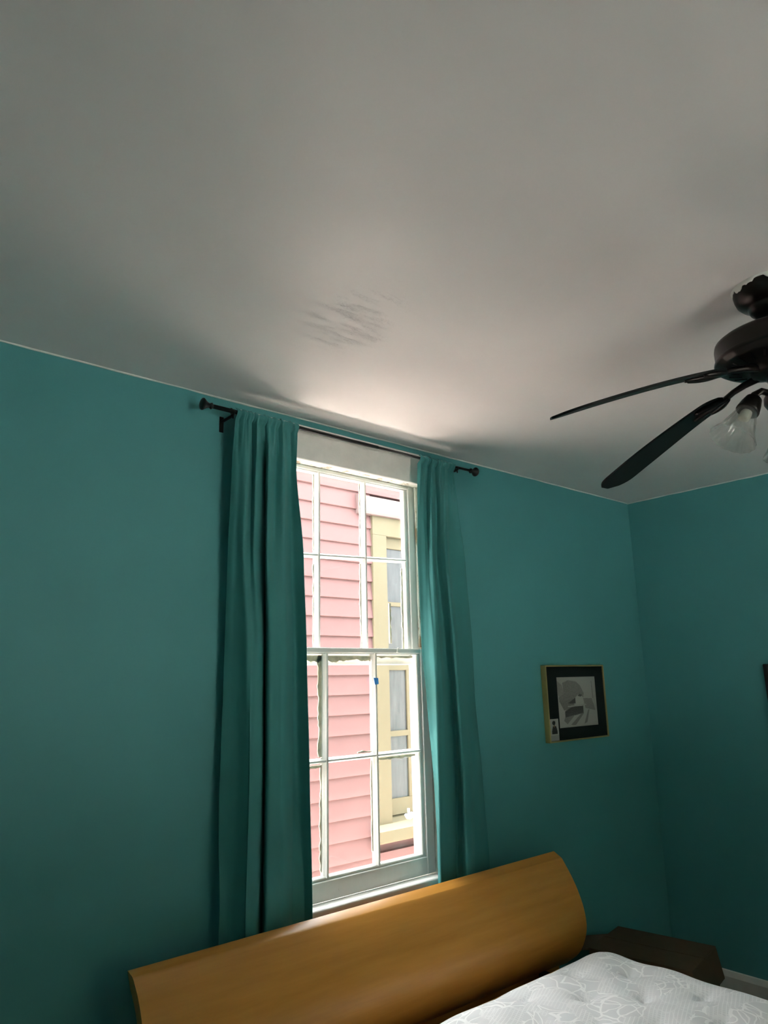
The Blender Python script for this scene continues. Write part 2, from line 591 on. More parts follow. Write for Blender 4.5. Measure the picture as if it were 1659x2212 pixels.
def muntin(name, par, a, b_, c, y0, y1, horiz, w=.021):
    """glazing bar with a moulded room-side face; c may be a pair for a bar that has sagged"""
    bm = bmesh.new()
    h = w / 2
    prof = [(-h, y1), (h, y1), (h, y0 + .014), (h * .62, y0 + .007), (h * .35, y0), (-h * .35, y0), (-h * .62, y0 + .007), (-h, y0 + .014)]
    c0, c1 = c if isinstance(c, tuple) else (c, c)
    A = [bm.verts.new((a, q, c0 + p) if horiz else (c0 + p, q, a)) for p, q in prof]
    B = [bm.verts.new((b_, q, c1 + p) if horiz else (c1 + p, q, b_)) for p, q in prof]
    bm.faces.new(A)
    bm.faces.new(B[::-1])
    for i in range(len(prof)):
        j = (i + 1) % len(prof)
        bm.faces.new((A[i], B[i], B[j], A[j]))
    return obj(name, bm, M['sash'], par)


def putty_strip(par, x0, z0, x1, z1, y, wmin, wmax, side):
    """ragged run of old putty along one edge of a pane; side = +1 or -1, towards the glass"""
    L = math.hypot(x1 - x0, z1 - z0)
    n = max(8, int(L / .008))
    dx, dz = (x1 - x0) / L, (z1 - z0) / L
    nx, nz = -dz * side, dx * side
    ws = [random.uniform(wmin, wmax) for _ in range(n + 1)]
    ws = [(ws[max(0, i - 1)] + 2 * ws[i] + ws[min(n, i + 1)]) / 4 + random.uniform(-.0008, .0008) for i in range(n + 1)]
    ws = [max(.0008, w) for w in ws]
    bm = bmesh.new()
    rows = []
    for i in range(n + 1):
        px, pz = x0 + dx * L * i / n, z0 + dz * L * i / n
        w = ws[i]
        rows.append([bm.verts.new(p) for p in ((px, y, pz), (px, y + .006, pz), (px + nx * w, y + .004, pz + nz * w), (px + nx * w, y, pz + nz * w))])
    for A, B in zip(rows[:-1], rows[1:]):
        for k in range(4):
            bm.faces.new((A[k], A[(k + 1) % 4], B[(k + 1) % 4], B[k]))
    bm.faces.new(rows[0])
    bm.faces.new(rows[-1][::-1])
    return obj('putty', bm, M['putty'], par)


GX = [1.304, 1.5385, 1.766, 1.982]     # glass limits / bar centres
def build_sash(name, y0, zb, zt, rail_b, rail_t, zmid, x0, x1):
    y1 = y0 + .034
    s = empty(name, ((x0 + x1) / 2, y0, zb), win)
    xi0, xi1 = GX[0], GX[3]
    # stiles and rails with a bead step towards the glass
    bm = bmesh.new()
    add_box(bm, x0, xi0 - .018, y0, y1, zb, zt, .002)
    add_box(bm, xi0 - .018, xi0, y0 + .008, y1, zb + .01, zt - .01, .003)
    obj('stile', bm, M['sash'], s)
    bm = bmesh.new()
    add_box(bm, xi1 + .018, x1, y0, y1, zb, zt, .002)
    add_box(bm, xi1, xi1 + .018, y0 + .008, y1, zb + .01, zt - .01, .003)
    obj('stile', bm, M['sash'], s)
    bm = bmesh.new()
    add_box(bm, xi0 - .018, xi1 + .018, y0 + .0003, y1 - .0003, zb, rail_b - .011, .002)
    add_box(bm, xi0 - .004, xi1 + .004, y0 + .006, y1 - .001, rail_b - .011, rail_b, .003)
    obj('bottom_rail', bm, M['sash'], s)
    bm = bmesh.new()
    add_box(bm, xi0 - .018, xi1 + .018, y0 + .0003, y1 - .0003, rail_t + .004, zt, .002)
    add_box(bm, xi0 - .004, xi1 + .004, y0 + .006, y1 - .001, rail_t, rail_t + .004)
    obj('top_rail', bm, M['sash'], s)
    for c in GX[1:3]:
        muntin('muntin', s, rail_b - .004, rail_t + .004, c, y0 + .002, y1 - .004, False)
    muntin('muntin', s, xi0 - .004, xi1 + .004, zmid, y0 + .004, y1 - .006, True, .017)
    yg = y0 + .020
    zl = zmid if not isinstance(zmid, tuple) else sum(zmid) / 2
    xs = [xi0, GX[1], GX[2], xi1]
    for i in range(3):
        for z0, z1 in ((rail_b, zl), (zl, rail_t)):
            box('pane', xs[i] - .002, xs[i + 1] + .002, yg, yg + .003, z0 - .002, z1 + .002, M['glass'], s)
    return s


low = build_sash('lower_sash', YW + .008, .7855, 1.616, .858, 1.594, 1.2275, WX0 + .013, WX1 - .013)
upp = build_sash('upper_sash', YW + .057, 1.556, 2.3025, 1.600, 2.284, (1.951, 1.981), WX0 + .0135, WX1 - .0135)
# old putty on the outside of the lower panes
yl = YW + .0312
putty_strip(low, 1.528, 1.24, 1.528, 1.59, yl, .006, .022, 1)
putty_strip(low, 1.528, .87, 1.528, 1.21, yl, .002, .012, 1)
putty_strip(low, 1.40, 1.214, 1.53, 1.214, yl, .004, .03, -1)
putty_strip(low, 1.549, 1.27, 1.549, 1.56, yl, .002, .007, -1)
putty_strip(low, 1.755, .90, 1.755, 1.21, yl, .003, .007, 1)
putty_strip(low, 1.69, 1.24, 1.755, 1.24, yl, .002, .009, 1)
putty_strip(low, 1.78, 1.216, 1.975, 1.216, yl, .005, .013, -1)
putty_strip(low, 1.31, 1.588, 1.53, 1.588, yl, .012, .03, -1)
putty_strip(low, 1.55, 1.588, 1.755, 1.588, yl, .010, .026, -1)
putty_strip(low, 1.777, 1.588, 1.975, 1.588, yl, .003, .010, -1)
yu = YW + .0802
putty_strip(upp, 1.528, 1.98, 1.528, 2.28, yu, .001, .007, 1)
putty_strip(upp, 1.755, 1.98, 1.755, 2.28, yu, .001, .005, 1)
putty_strip(upp, 1.755, 1.62, 1.755, 1.95, yu, .001, .008, 1)
putty_strip(upp, 1.528, 1.62, 1.528, 1.93, yu, .001, .006, 1)
putty_strip(upp, 1.978, 1.61, 1.978, 1.95, yu, .006, .012, 1)
putty_strip(upp, 1.90, 1.64, 1.90, 1.80, yu, .004, .016, -1)
# sash lift nub on the meeting rail
bm = bmesh.new()
lathe(bm, [(0.0, 0), (.006, 0), (.0055, .004), (.003, .009), (.0015, .019), (0.0, .020)], 12,
      axis_matrix((1.874, YW + .0075, 1.600), (0, -.12, 1)))
obj('catch', bm, M['trim'], low, True)
# shutter hook screwed to the outside casing
bm = bmesh.new()
tube(bm, [(2.045, 2.228, .972), (2.022, 2.224, .966), (2.006, 2.222, .970), (1.998, 2.222, .982)], .006, 8)
tube(bm, [(2.014, 2.222, .968), (2.014, 2.222, 1.002)], .005, 8)
tube(bm, [(2.024, 2.222, .972), (2.034, 2.224, .984)], .006, 8)
obj('shutter_hook', bm, M['white_ext'], win, True)

# scrap of blue tape folded over the bar of the lower sash
bm = bmesh.new()
prism(bm, [(1.7525, 1.5065), (1.7745, 1.5055), (1.7765, 1.4835), (1.7590, 1.4815)], 1, YW + .0085, YW + .0096)
tag(obj('tape_scrap', bm, M['tape']), 'small scrap of blue tape stuck on the lower sash bar', 'tape')

# ------------------------------------------------------------------ curtain rod
RY, RZ = 2.020, 2.386
rod = tag(empty('curtain_rod', (1.63, RY, RZ)), 'thin black curtain rod with trumpet finials above the window', 'curtain rod')
bm = bmesh.new()
tube(bm, [(1.010, RY, RZ), (1.72, RY, RZ)], .0072, 16)
tube(bm, [(1.70, RY, RZ), (2.255, RY, RZ)], .0056, 16)
obj('rod', bm, M['black_metal'], rod, True)
FP = [(0.0, -.002), (.007, -.002), (.0095, .002), (.0115, .004), (.0095, .008), (.0075, .010), (.0085, .014), (.012, .022), (.0185, .031),
      (.0205, .034), (.0195, .038), (.013, .041), (0.0, .0425)]
for x, d in ((1.010, -1), (2.250, 1)):
    bm = bmesh.new()
    lathe(bm, FP, 20, axis_matrix((x, RY, RZ), (d, 0, 0)))
    obj('finial', bm, M['black_metal'], rod, True)
for x in (1.085, 2.165):
    bm = bmesh.new()
    add_box(bm, x - .008, x + .008, YW - .003, YW, RZ - .052, RZ + .004, .001)
    add_box(bm, x - .005, x + .005, RY - .004, YW - .003, RZ - .018, RZ - .011, .0015)
    tube(bm, [(x, RY + .011, RZ + .014), (x, RY + .0115, RZ), (x, RY + .007, RZ - .010), (x, RY, RZ - .0125), (x, RY - .008, RZ - .010), (x, RY - .012, RZ - .002)], .004, 8)
    tube(bm, [(x, RY - .003, RZ - .012), (x, RY - .003, RZ - .026)], .0025, 8)
    obj('bracket', bm, M['black_metal'], rod)

# ------------------------------------------------------------------ curtains
def smooth(t):
    t = max(0.0, min(1.0, t))
    return t * t * (3 - 2 * t)


def curtain(label, rows, depth, npleat, seed, z_end):
    """rows: (z, x positions of the fold nodes) from the rod down; depth: room-ward reach of each node at top and bottom"""
    rnd = random.Random(seed)
    nodes = len(rows[0][1])
    nu, nv = 24 * (nodes - 1), 110
    zs = [r[0] for r in rows]
    ztop = RZ + .013
    ph = [rnd.uniform(0, 6.28) for _ in range(6)]
    V, Fc = [], []
    for j in range(nv + 1):
        s = j / nv
        z = ztop + (z_end - ztop) * (s ** 1.25)
        zz = min(max(z, zs[-1]), zs[0])
        k = 0
        while k < len(zs) - 2 and zz < zs[k + 1]:
            k += 1
        tt = smooth((zs[k] - zz) / (zs[k] - zs[k + 1])) * .5 + .5 * (zs[k] - zz) / (zs[k] - zs[k + 1])
        tt = max(0, min(1, tt))
        xs = [a + (b_ - a) * tt for a, b_ in zip(rows[k][1], rows[k + 1][1])]
        drop = ztop - z
        grow = smooth(drop / .22)
        gath = 1 - smooth((drop - .02) / .20)
        dp = [(a + (b_ - a) * smooth(drop / 1.0)) * (.25 + .75 * grow) for a, b_ in depth]
        # nodes that reach into the room stand a little left of those at the wall
        xs = [x_ * (1 - d_ / 2.02) for x_, d_ in zip(xs, dp)]
        for i in range(nu + 1):
            t = i / nu * (nodes - 1)
            x = catmull(xs, t)
            d = catmull(dp, t)
            u = i / nu
            pl = math.sin(u * npleat * 6.2832 + 1.1 * math.sin(u * 7 + ph[0])) + .5 * math.sin(u * npleat * 12.1 + ph[1])
            d += .0055 * gath * pl
            d += .0012 * grow * math.sin(t * 4.1 + 2.2 * z + ph[2]) + .0006 * grow * math.sin(t * 8.3 - 3.1 * z + ph[3])
            # the cloth hangs in front of the casing and, lower down, of the stool
            fl = -.042 + .022 * smooth((1.15 - z) / .3)
            d = fl + math.log(1 + math.exp((d - fl) / .004)) * .004 if d - fl < .08 else d
            # the rod pocket wraps the rod
            if drop < .034:
                d = .0135 * math.sin(math.pi * min(1, drop / .030)) ** .6 + .0030 * pl * smooth(drop / .02) + .002
            zt = z + (.003 * pl * gath if j == 0 else 0)
            V.append((x, RY + .002 - d, zt))
    for j in range(nv):
        for i in range(nu):
            a = j * (nu + 1) + i
            Fc.append((a, a + 1, a + nu + 2, a + nu + 1))
    o = pyobj('curtain', V, Fc, M['curtain'], None, True)
    sm = o.modifiers.new('cloth_thickness', 'SOLIDIFY')
    sm.thickness = .0016
    sm.offset = 0
    return tag(o, label, 'curtain', 'teal curtains hanging on the rod')


LROWS = [(2.388, [1.094, 1.124, 1.143, 1.159, 1.179, 1.205, 1.223, 1.253, 1.280, 1.309, 1.344]),
         (2.229, [1.088, 1.119, 1.147, 1.163, 1.183, 1.215, 1.226, 1.256, 1.288, 1.311, 1.342]),
         (1.924, [1.083, 1.114, 1.139, 1.162, 1.182, 1.219, 1.226, 1.253, 1.294, 1.323, 1.375]),
         (1.606, [1.081, 1.120, 1.161, 1.183, 1.214, 1.226, 1.238, 1.273, 1.307, 1.338, 1.388]),
         (1.183, [1.077, 1.129, 1.174, 1.182, 1.219, 1.231, 1.241, 1.279, 1.309, 1.345, 1.401]),
         (0.844, [1.079, 1.127, 1.170, 1.179, 1.214, 1.228, 1.242, 1.285, 1.316, 1.352, 1.412]),
         (0.671, [1.077, 1.126, 1.171, 1.180, 1.211, 1.225, 1.241, 1.286, 1.318, 1.355, 1.416])]
# node reach towards the room, (top, bottom)
LDEP = [(-.008, -.040), (.012, -.012), (.022, .026), (-.018, .034), (.018, .026), (-.024, -.040), (.022, .034), (.000, .036), (.026, .026),
        (-.016, -.040), (.010, .008)]
RROWS = [(2.383, [1.941, 1.967, 1.994, 2.016, 2.038, 2.068, 2.099, 2.122, 2.148]),
         (2.201, [1.928, 1.956, 1.977, 2.007, 2.031, 2.061, 2.091, 2.111, 2.165]),
         (1.987, [1.918, 1.957, 1.977, 2.004, 2.019, 2.054, 2.084, 2.111, 2.193]),
         (1.616, [1.922, 1.959, 1.995, 2.020, 2.051, 2.085, 2.109, 2.147, 2.214]),
         (1.437, [1.938, 1.970, 1.995, 2.026, 2.069, 2.093, 2.116, 2.154, 2.211]),
         (1.093, [1.963, 1.977, 1.989, 2.029, 2.084, 2.109, 2.130, 2.182, 2.233]),
         (0.802, [1.960, 1.971, 1.981, 2.019, 2.067, 2.097, 2.127, 2.168, 2.244]),
         (0.616, [1.954, 1.966, 1.975, 2.013, 2.060, 2.092, 2.126, 2.159, 2.241])]
RDEP = [(.000, -.040), (.006, -.010), (-.012, .028), (.024, .024), (-.014, .006), (.012, .036), (.022, .062), (-.016, .034), (.010, -.024)]
curtain('gathered teal curtain left of the window, broad dark folds', LROWS, LDEP, 9, 3, .16)
curtain('narrow teal curtain right of the window, edge glowing with daylight', RROWS, RDEP, 7, 5, .16)

# ------------------------------------------------------------------ headboard
hb = tag(empty('headboard', (1.676, 1.95, 0)), 'long curved golden wood headboard below the window', 'headboard')
PR = [(1.913, .786), (1.903, .777), (1.866, .722), (1.838, .668), (1.819, .612), (1.813, .556), (1.826, .504), (1.858, .450), (1.918, .402)]
PL = [(1.911, .797), (1.900, .789), (1.867, .757), (1.838, .712), (1.816, .655), (1.809, .594), (1.822, .536), (1.855, .478), (1.916, .428)]
XH0, XH1 = .797, 2.556


def head_profile(u):
    pts = []
    n = 44
    for i in range(n + 1):
        t = i / n * (len(PR) - 1)
        a = [catmull([p[k] for p in PL], t) for k in (0, 1)]
        c = [catmull([p[k] for p in PR], t) for k in (0, 1)]
        pts.append((a[0] + (c[0] - a[0]) * u, a[1] + (c[1] - a[1]) * u))
    return pts


V, Fc = [], []
ns = 24
for k in range(ns + 1):
    u = k / ns
    x = XH0 + (XH1 - XH0) * u
    front = head_profile(u)
    back = []
    for i, p in enumerate(front):
        a, c = front[max(0, i - 1)], front[min(len(front) - 1, i + 1)]
        ty, tz = c[0] - a[0], c[1] - a[1]
        L = math.hypot(ty, tz)
        back.append((p[0] - tz / L * .030, p[1] + ty / L * .030))
    # the top face runs level to the back edge
    back[0] = (1.944, .803)
    back[1] = (1.940, .795)
    ring = front + back[::-1]
    for p in ring:
        V.append((x, p[0], p[1]))
    nr = len(ring)
for k in range(ns):
    for i in range(nr):
        a = k * nr + i
        c = k * nr + (i + 1) % nr
        Fc.append((a, c, c + nr, a + nr))
Fc.append(tuple(range(nr))[::-1])
Fc.append(tuple(ns * nr + i for i in range(nr)))
pan = pyobj('panel', V, Fc, M['veneer'], hb)
bm = bmesh.new()
bm.from_mesh(pan.data)
bmesh.ops.recalc_face_normals(bm, faces=bm.faces)
for f in bm.faces:
    f.smooth = len(f.verts) == 4
for e in bm.edges:
    e.smooth = e.calc_face_angle(0) < math.radians(35)
bm.to_mesh(pan.data)
bm.free()
box('lower_panel', .86, 2.49, 1.905, 1.930, .16, .432, M['veneer'], hb, .003)
for x in (.86, 2.42):
    box('post', x, x + .07, 1.930, 1.985, 0, .60, M['veneer'], hb, .004)
box('rail', .90, 2.45, 1.765, 1.795, .30, .466, M['veneer'], hb, .003)
for x in (.96, 2.36):
    box('bracket', x, x + .03, 1.795, 1.905, .32, .42, M['black_metal'], hb)

# ------------------------------------------------------------------ mattress and box spring
MX0, MX1, MY0, MY1, MT = .90, 2.455, -.34, 1.700, .562
tufts = []
r_i = 0
y = 1.592
while y > MY0:
    off = 2.164 if r_i % 2 == 0 else 2.293
    for k in range(-6, 2):
        tx = off + .270 * k
        if MX0 + .07 < tx < MX1 - .05:
            tufts.append((tx + random.uniform(-.008, .008), y + random.uniform(-.008, .008), random.uniform(-.5, .5)))
    y -= .1225
    r_i += 1


def mat_z(x, y, base=MT):
    ex = min(x - MX0, MX1 - x)
    ey = min(y - MY0, MY1 - y)
    # soft shoulders
    def sh(d):
        d = max(0.0, min(1.0, d / .13))
        return -.045 * (1 - d) ** 2.2
    z = base + sh(ex) + sh(ey)
    for tx, ty, ta in tufts:
        dx, dy = x - tx, y - ty
        d2 = dx * dx + dy * dy
        if d2 < .02:
            z -= .014 * math.exp(-d2 / (2 * .013 ** 2)) + .022 * math.exp(-d2 / (2 * .042 ** 2))
            # pucker running out of the tuft
            ca, sa = math.cos(ta), math.sin(ta)
            pa, pb = dx * ca + dy * sa, -dx * sa + dy * ca
            z -= .010 * math.exp(-(pb / .008) ** 2) * math.exp(-(pa / .05) ** 2)
    z += .004 * math.sin(23 * x + 4 * y) * math.sin(25 * y - 2 * x)
    return z


def mattress_mesh():
    nx = 170
    fine_y0 = .85
    ys = []
    y = MY1
    while y > MY0 + .001:
        ys.append(y)
        y -= .008 if y > fine_y0 else .02
    ys.append(MY0)
    xs = [MX0 + (MX1 - MX0) * i / nx for i in range(nx + 1)]
    rc = .09

    def plan(x, y):
        """round the plan corners"""
        cxn = min(max(x, MX0 + rc), MX1 - rc)
        cyn = min(max(y, MY0 + rc), MY1 - rc)
        dx, dy = x - cxn, y - cyn
        if dx and dy:
            m_ = max(abs(dx), abs(dy))
            L = math.hypot(dx, dy)
            return cxn + dx * m_ / L, cyn + dy * m_ / L
        return x, y
    V, Fc = [], []
    for y in ys:
        for x in xs:
            px, py = plan(x, y)
            V.append((px, py, mat_z(x, y)))
    W = nx + 1
    Hh = len(ys)
    for j in range(Hh - 1):
        for i in range(nx):
            a = j * W + i
            Fc.append((a, a + W, a + W + 1, a + 1))
    # side walls: rounded border down to the bottom
    loop = [j * W for j in range(Hh)] + [(Hh - 1) * W + i for i in range(1, W)] + [j * W + nx for j in range(Hh - 2, -1, -1)] + [i for i in range(nx - 1, 0, -1)]
    cxm, cym = (MX0 + MX1) / 2, (MY0 + MY1) / 2
    prev = loop
    for dz, push in ((-.012, .010), (-.035, .018), (-.10, .018), (-.19, .018), (-.205, .010), (-.215, -.004)):
        cur = []
        for idx in loop:
            x, y, z = V[idx]
            ox = 0 if abs(x - cxm) < (MX1 - MX0) / 2 - .11 else (1 if x > cxm else -1)
            oy = 0 if abs(y - cym) < (MY1 - MY0) / 2 - .11 else (1 if y > cym else -1)
            nX = max(0, abs(x - cxm) - ((MX1 - MX0) / 2 - .09)) * ox
            nY = max(0, abs(y - cym) - ((MY1 - MY0) / 2 - .09)) * oy
            L = math.hypot(nX, nY) or 1
            V.append((x + nX / L * push, y + nY / L * push, .517 + dz + (z - .517) * max(0, 1 + dz / .06)))
            cur.append(len(V) - 1)
        n = len(loop)
        for i in range(n):
            Fc.append((prev[i], prev[(i + 1) % n], cur[(i + 1) % n], cur[i]))
        prev = cur
    Fc.append(tuple(prev))
    return V, Fc


V, Fc = mattress_mesh()
ma = empty('mattress', (1.676, .68, .302))
tag(ma, 'white quilted mattress with tufted grey floral jacquard top', 'mattress')
mc = pyobj('cover', V, Fc, M['jacquard'], ma, True)
bm = bmesh.new()
for tx, ty, ta in tufts:
    if ty < .7:
        continue
    z = mat_z(tx, ty) + .002
    add_box(bm, tx - .009, tx + .009, ty - .002, ty + .002, z - .002, z + .0015)
tt = obj('tuft_stitches', bm, M['white_card'], ma)
tt['kind'] = 'stuff'
bs = tag(empty('box_spring', (1.676, .68, 0)), 'grey box spring under the quilted mattress', 'box spring')
box('base', .92, 2.44, -.33, 1.69, .12, .302, M['box_fabric'], bs, .02, 2)
for x in (1.0, 2.30):
    for y in (-.2, 1.5):
        box('leg', x, x + .05, y, y + .05, 0, .12, M['black_metal'], bs)

# ------------------------------------------------------------------ cardboard box in the corner
cb = tag(empty('cardboard_box', (2.97, 1.79, 0)), 'brown cardboard box in the dark corner beyond the mattress', 'box')
Q = [(3.092, 2.025), (3.160, 1.614), (2.840, 1.554), (2.772, 1.965)]      # footprint, turned a little
zt = .388
bm = bmesh.new()
n = 4
lo = [bm.verts.new((p[0], p[1], 0)) for p in Q]
hi = [bm.verts.new((p[0], p[1], zt)) for p in Q]
bm.faces.new(lo)
bm.faces.new(hi)
for i in range(4):
    bm.faces.new((lo[i], lo[(i + 1) % 4], hi[(i + 1) % 4], hi[i]))
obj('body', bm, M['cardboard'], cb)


def slab(name, pts, zs, th, mat, par):
    bm = bmesh.new()
    A = [bm.verts.new((p[0], p[1], z)) for p, z in zip(pts, zs)]
    B = [bm.verts.new((p[0], p[1], z + th)) for p, z in zip(pts, zs)]
    k = len(pts)
    bm.faces.new(A)
    bm.faces.new(B)
    for i in range(k):
        bm.faces.new((A[i], B[i], B[(i + 1) % k], A[(i + 1) % k]))
    return obj(name, bm, mat, par)


def lerp2(a, b_, t):
    return (a[0] + (b_[0] - a[0]) * t, a[1] + (b_[1] - a[1]) * t)


m01, m32 = lerp2(Q[0], Q[3], .5), lerp2(Q[1], Q[2], .5)
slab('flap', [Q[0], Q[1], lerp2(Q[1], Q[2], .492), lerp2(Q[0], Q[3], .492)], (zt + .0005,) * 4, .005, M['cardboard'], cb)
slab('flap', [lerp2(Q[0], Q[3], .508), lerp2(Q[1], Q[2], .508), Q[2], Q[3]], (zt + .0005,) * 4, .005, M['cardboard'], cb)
# a side flap that has folded out and hangs towards the window wall
slab('side_flap', [Q[3], (2.985, 2.005), (2.925, 2.078), (2.735, 2.05)], (zt - .002, zt - .002, zt - .012, zt - .02), .005, M['cardboard'], cb)
# end flap standing a little off the near end
d = Vector((Q[1][0] - Q[2][0], Q[1][1] - Q[2][1])).normalized()
nrm = Vector((d.y, -d.x))
e1, e2 = Vector(Q[1]), Vector(Q[2])
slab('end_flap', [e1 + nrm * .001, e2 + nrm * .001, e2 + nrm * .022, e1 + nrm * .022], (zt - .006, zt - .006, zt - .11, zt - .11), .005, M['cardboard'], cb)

# ------------------------------------------------------------------ framed pencil drawing
PX0, PX1, PZ0, PZ1 = 2.755, 3.232, 1.202, 1.548
YF = YW - .030
pf = tag(empty('framed_picture', ((PX0 + PX1) / 2, YW, PZ0)), 'framed pencil street drawing with dark mat and thin gold frame', 'picture')
bm = bmesh.new()
fw = .007
add_box(bm, PX0, PX0 + fw, YF, YW - .0005, PZ0, PZ1, .0015)
add_box(bm, PX1 - fw, PX1, YF, YW - .0005, PZ0, PZ1, .0015)
add_box(bm, PX0 + fw, PX1 - fw, YF, YW - .0005, PZ0, PZ0 + fw, .0015)
add_box(bm, PX0 + fw, PX1 - fw, YF, YW - .0005, PZ1 - fw, PZ1, .0015)
obj('frame', bm, M['gold'], pf)
AX0, AX1, AZ0, AZ1 = 2.842, 3.160, 1.262, 1.492
# mat with its window cut out
bm = bmesh.new()
a0, a1, c0, c1 = PX0 + fw, PX1 - fw, PZ0 + fw, PZ1 - fw
for q in ((a0, AX0, c0, c1), (AX1, a1, c0, c1), (AX0, AX1, c0, AZ0), (AX0, AX1, AZ1, c1)):
    add_box(bm, q[0], q[1], YF + .007, YF + .010, q[2], q[3])
obj('mat', bm, M['black_mat'], pf)
bm = bmesh.new()
add_box(bm, a0, a1, YF + .0135, YF + .016, c0, c1)
obj('backing', bm, M['black_mat'], pf)


def inpoly(x, y, P):
    r = False
    j = len(P) - 1
    for i in range(len(P)):
        if (P[i][1] > y) != (P[j][1] > y) and x < (P[j][0] - P[i][0]) * (y - P[i][1]) / (P[j][1] - P[i][1]) + P[i][0]:
            r = not r
        j = i
    return r


def flat_print(name, x0, x1, z0, z1, y, nx, nz, colour, par):
    V, Fc, cols = [], [], []
    for j in range(nz + 1):
        for i in range(nx + 1):
            V.append((x0 + (x1 - x0) * i / nx, y, z0 + (z1 - z0) * j / nz))
    for j in range(nz):
        for i in range(nx):
            a = j * (nx + 1) + i
            Fc.append((a, a + 1, a + nx + 2, a + nx + 1))
            cols.append(colour((i + .5) / nx, (j + .5) / nz))
    me = bpy.data.meshes.new(name)
    me.from_pydata(V, [], Fc)
    at = me.color_attributes.new('print', 'FLOAT_COLOR', 'CORNER')
    k = 0
    for p, c in zip(me.polygons, cols):
        for _ in p.loop_indices:
            at.data[k].color = (*c, 1)
            k += 1
    o = obj(name, me, M['print'], par)
    return o


rp = random.Random(4)
def drawing(u, v):
    """pencil drawing: trees, a small house with dark porch, a road running off to the lower left"""
    paper = .36
    g = paper
    h = rp.random()
    if inpoly(u, v, [(.02, .93), (.14, .84), (.22, .62), (.10, .58), (.04, .64)]):
        g = paper * (.62 if h > .3 else .8)
    if inpoly(u, v, [(.16, .88), (.30, .93), (.50, .90), (.60, .82), (.68, .66), (.66, .54), (.44, .50), (.20, .52), (.06, .50), (.05, .60), (.18, .66)]):
        g = paper * (.45 if h > .45 else .68)
    if inpoly(u, v, [(.06, .52), (.40, .55), (.44, .36), (.16, .34)]):
        g = paper * (.42 if h > .35 else .6)
    if inpoly(u, v, [(.66, .56), (.88, .55), (.96, .30), (.70, .36)]):
        g = paper * (.5 if h > .4 else .66)
    if abs(u - .93 + .03 * v) < .012 and .55 < v < .9 and h > .3:
        g = paper * .5
    if inpoly(u, v, [(.46, .58), (.55, .65), (.66, .58), (.66, .44), (.46, .44)]):
        g = paper * 1.12
    if inpoly(u, v, [(.52, .61), (.56, .65), (.64, .63), (.60, .59)]):
        g = .06
    if inpoly(u, v, [(.26, .47), (.46, .58), (.46, .46)]):
        g = .05
    if abs(v - .42 - .05 * (u - .5)) < .012 and .26 < u < .72:
        g = paper * .95
    if inpoly(u, v, [(.18, .32), (.36, .40), (.64, .41), (.64, .27), (.48, .24), (.18, .20)]):
        g = .05 + .05 * h
    if inpoly(u, v, [(.17, .20), (.42, .24), (.22, .07), (.14, .14)]):
        g = paper * (.45 + .15 * h)
    if inpoly(u, v, [(.58, .26), (.66, .27), (.42, .04), (.30, .05)]):
        g = paper * (.42 + .15 * h)
    if inpoly(u, v, [(.76, .32), (.80, .33), (.72, .08), (.64, .05)]):
        g = paper * (.42 + .15 * h)
    g *= .97 + .06 * h
    return (g, g * .97, g * .88)


flat_print('drawing', AX0 - .002, AX1 + .002, AZ0 - .002, AZ1 + .002, YF + .0125, 190, 138, drawing, pf)


def card(u, v):
    """small card: dark bust outline over a pale grey foot"""
    if v < .24:
        return (.27, .27, .26)
    if (u - .45) ** 2 + ((v - .82) * 1.9) ** 2 < .035:
        return (.02, .02, .02)
    if abs(u - .47) < .07 and .62 < v < .76:
        return (.20, .12, .05)
    w = .19 + .14 * min(1, max(0, (.66 - v) / .2))
    if abs(u - .5) < w and .30 < v < .66:
        return (.015, .015, .015)
    return (.36, .35, .32)


box('card', 2.7635, 2.826, YF + .003, YF + .0045, 1.2105, 1.306, M['white_card'], pf)
flat_print('card_print', 2.7637, 2.8258, 1.2107, 1.3058, YF + .0028, 24, 36, card, pf)

# second picture on the right wall, only its edge in view
pf2 = tag(empty('framed_picture', (XR, 1.22, 1.13)), 'dark framed picture on the right wall, cut by the photo edge', 'picture')
bm = bmesh.new()
y0, y1, z0, z1 = .975, 1.470, 1.130, 1.533
for q in ((y0, y0 + .02, z0, z1), (y1 - .02, y1, z0, z1), (y0 + .02, y1 - .02, z0, z0 + .02), (y0 + .02, y1 - .02, z1 - .02, z1)):
    add_box(bm, XR - .022, XR - .0005, q[0], q[1], q[2], q[3], .003)
obj('frame', bm, M['black_metal'], pf2)
bm = bmesh.new()
add_box(bm, XR - .012, XR - .004, y0 + .02, y1 - .02, z0 + .02, z1 - .02)
obj('mat', bm, M['white_card'], pf2)

# ------------------------------------------------------------------ ceiling fan
HXc, HYc = 1.831, .5945
fan = tag(empty('ceiling_fan', (HXc, HYc, H)), 'black ceiling fan with drooping blades and clear glass bell lights', 'ceiling fan')
T0 = Matrix.Translation((HXc, HYc, 0))
bm = bmesh.new()
lathe(bm, [(0, H - .0005), (.081, H - .0005), (.082, H - .012), (.080, H - .024), (.076, H - .036), (.066, H - .047), (.054, H - .053),
           (.050, H - .056), (.051, H - .060), (.047, H - .068), (.036, H - .075), (.018, H - .078), (0, H - .078)], 48, T0)
can = obj('canopy', bm, M['fan_metal'], fan, True)
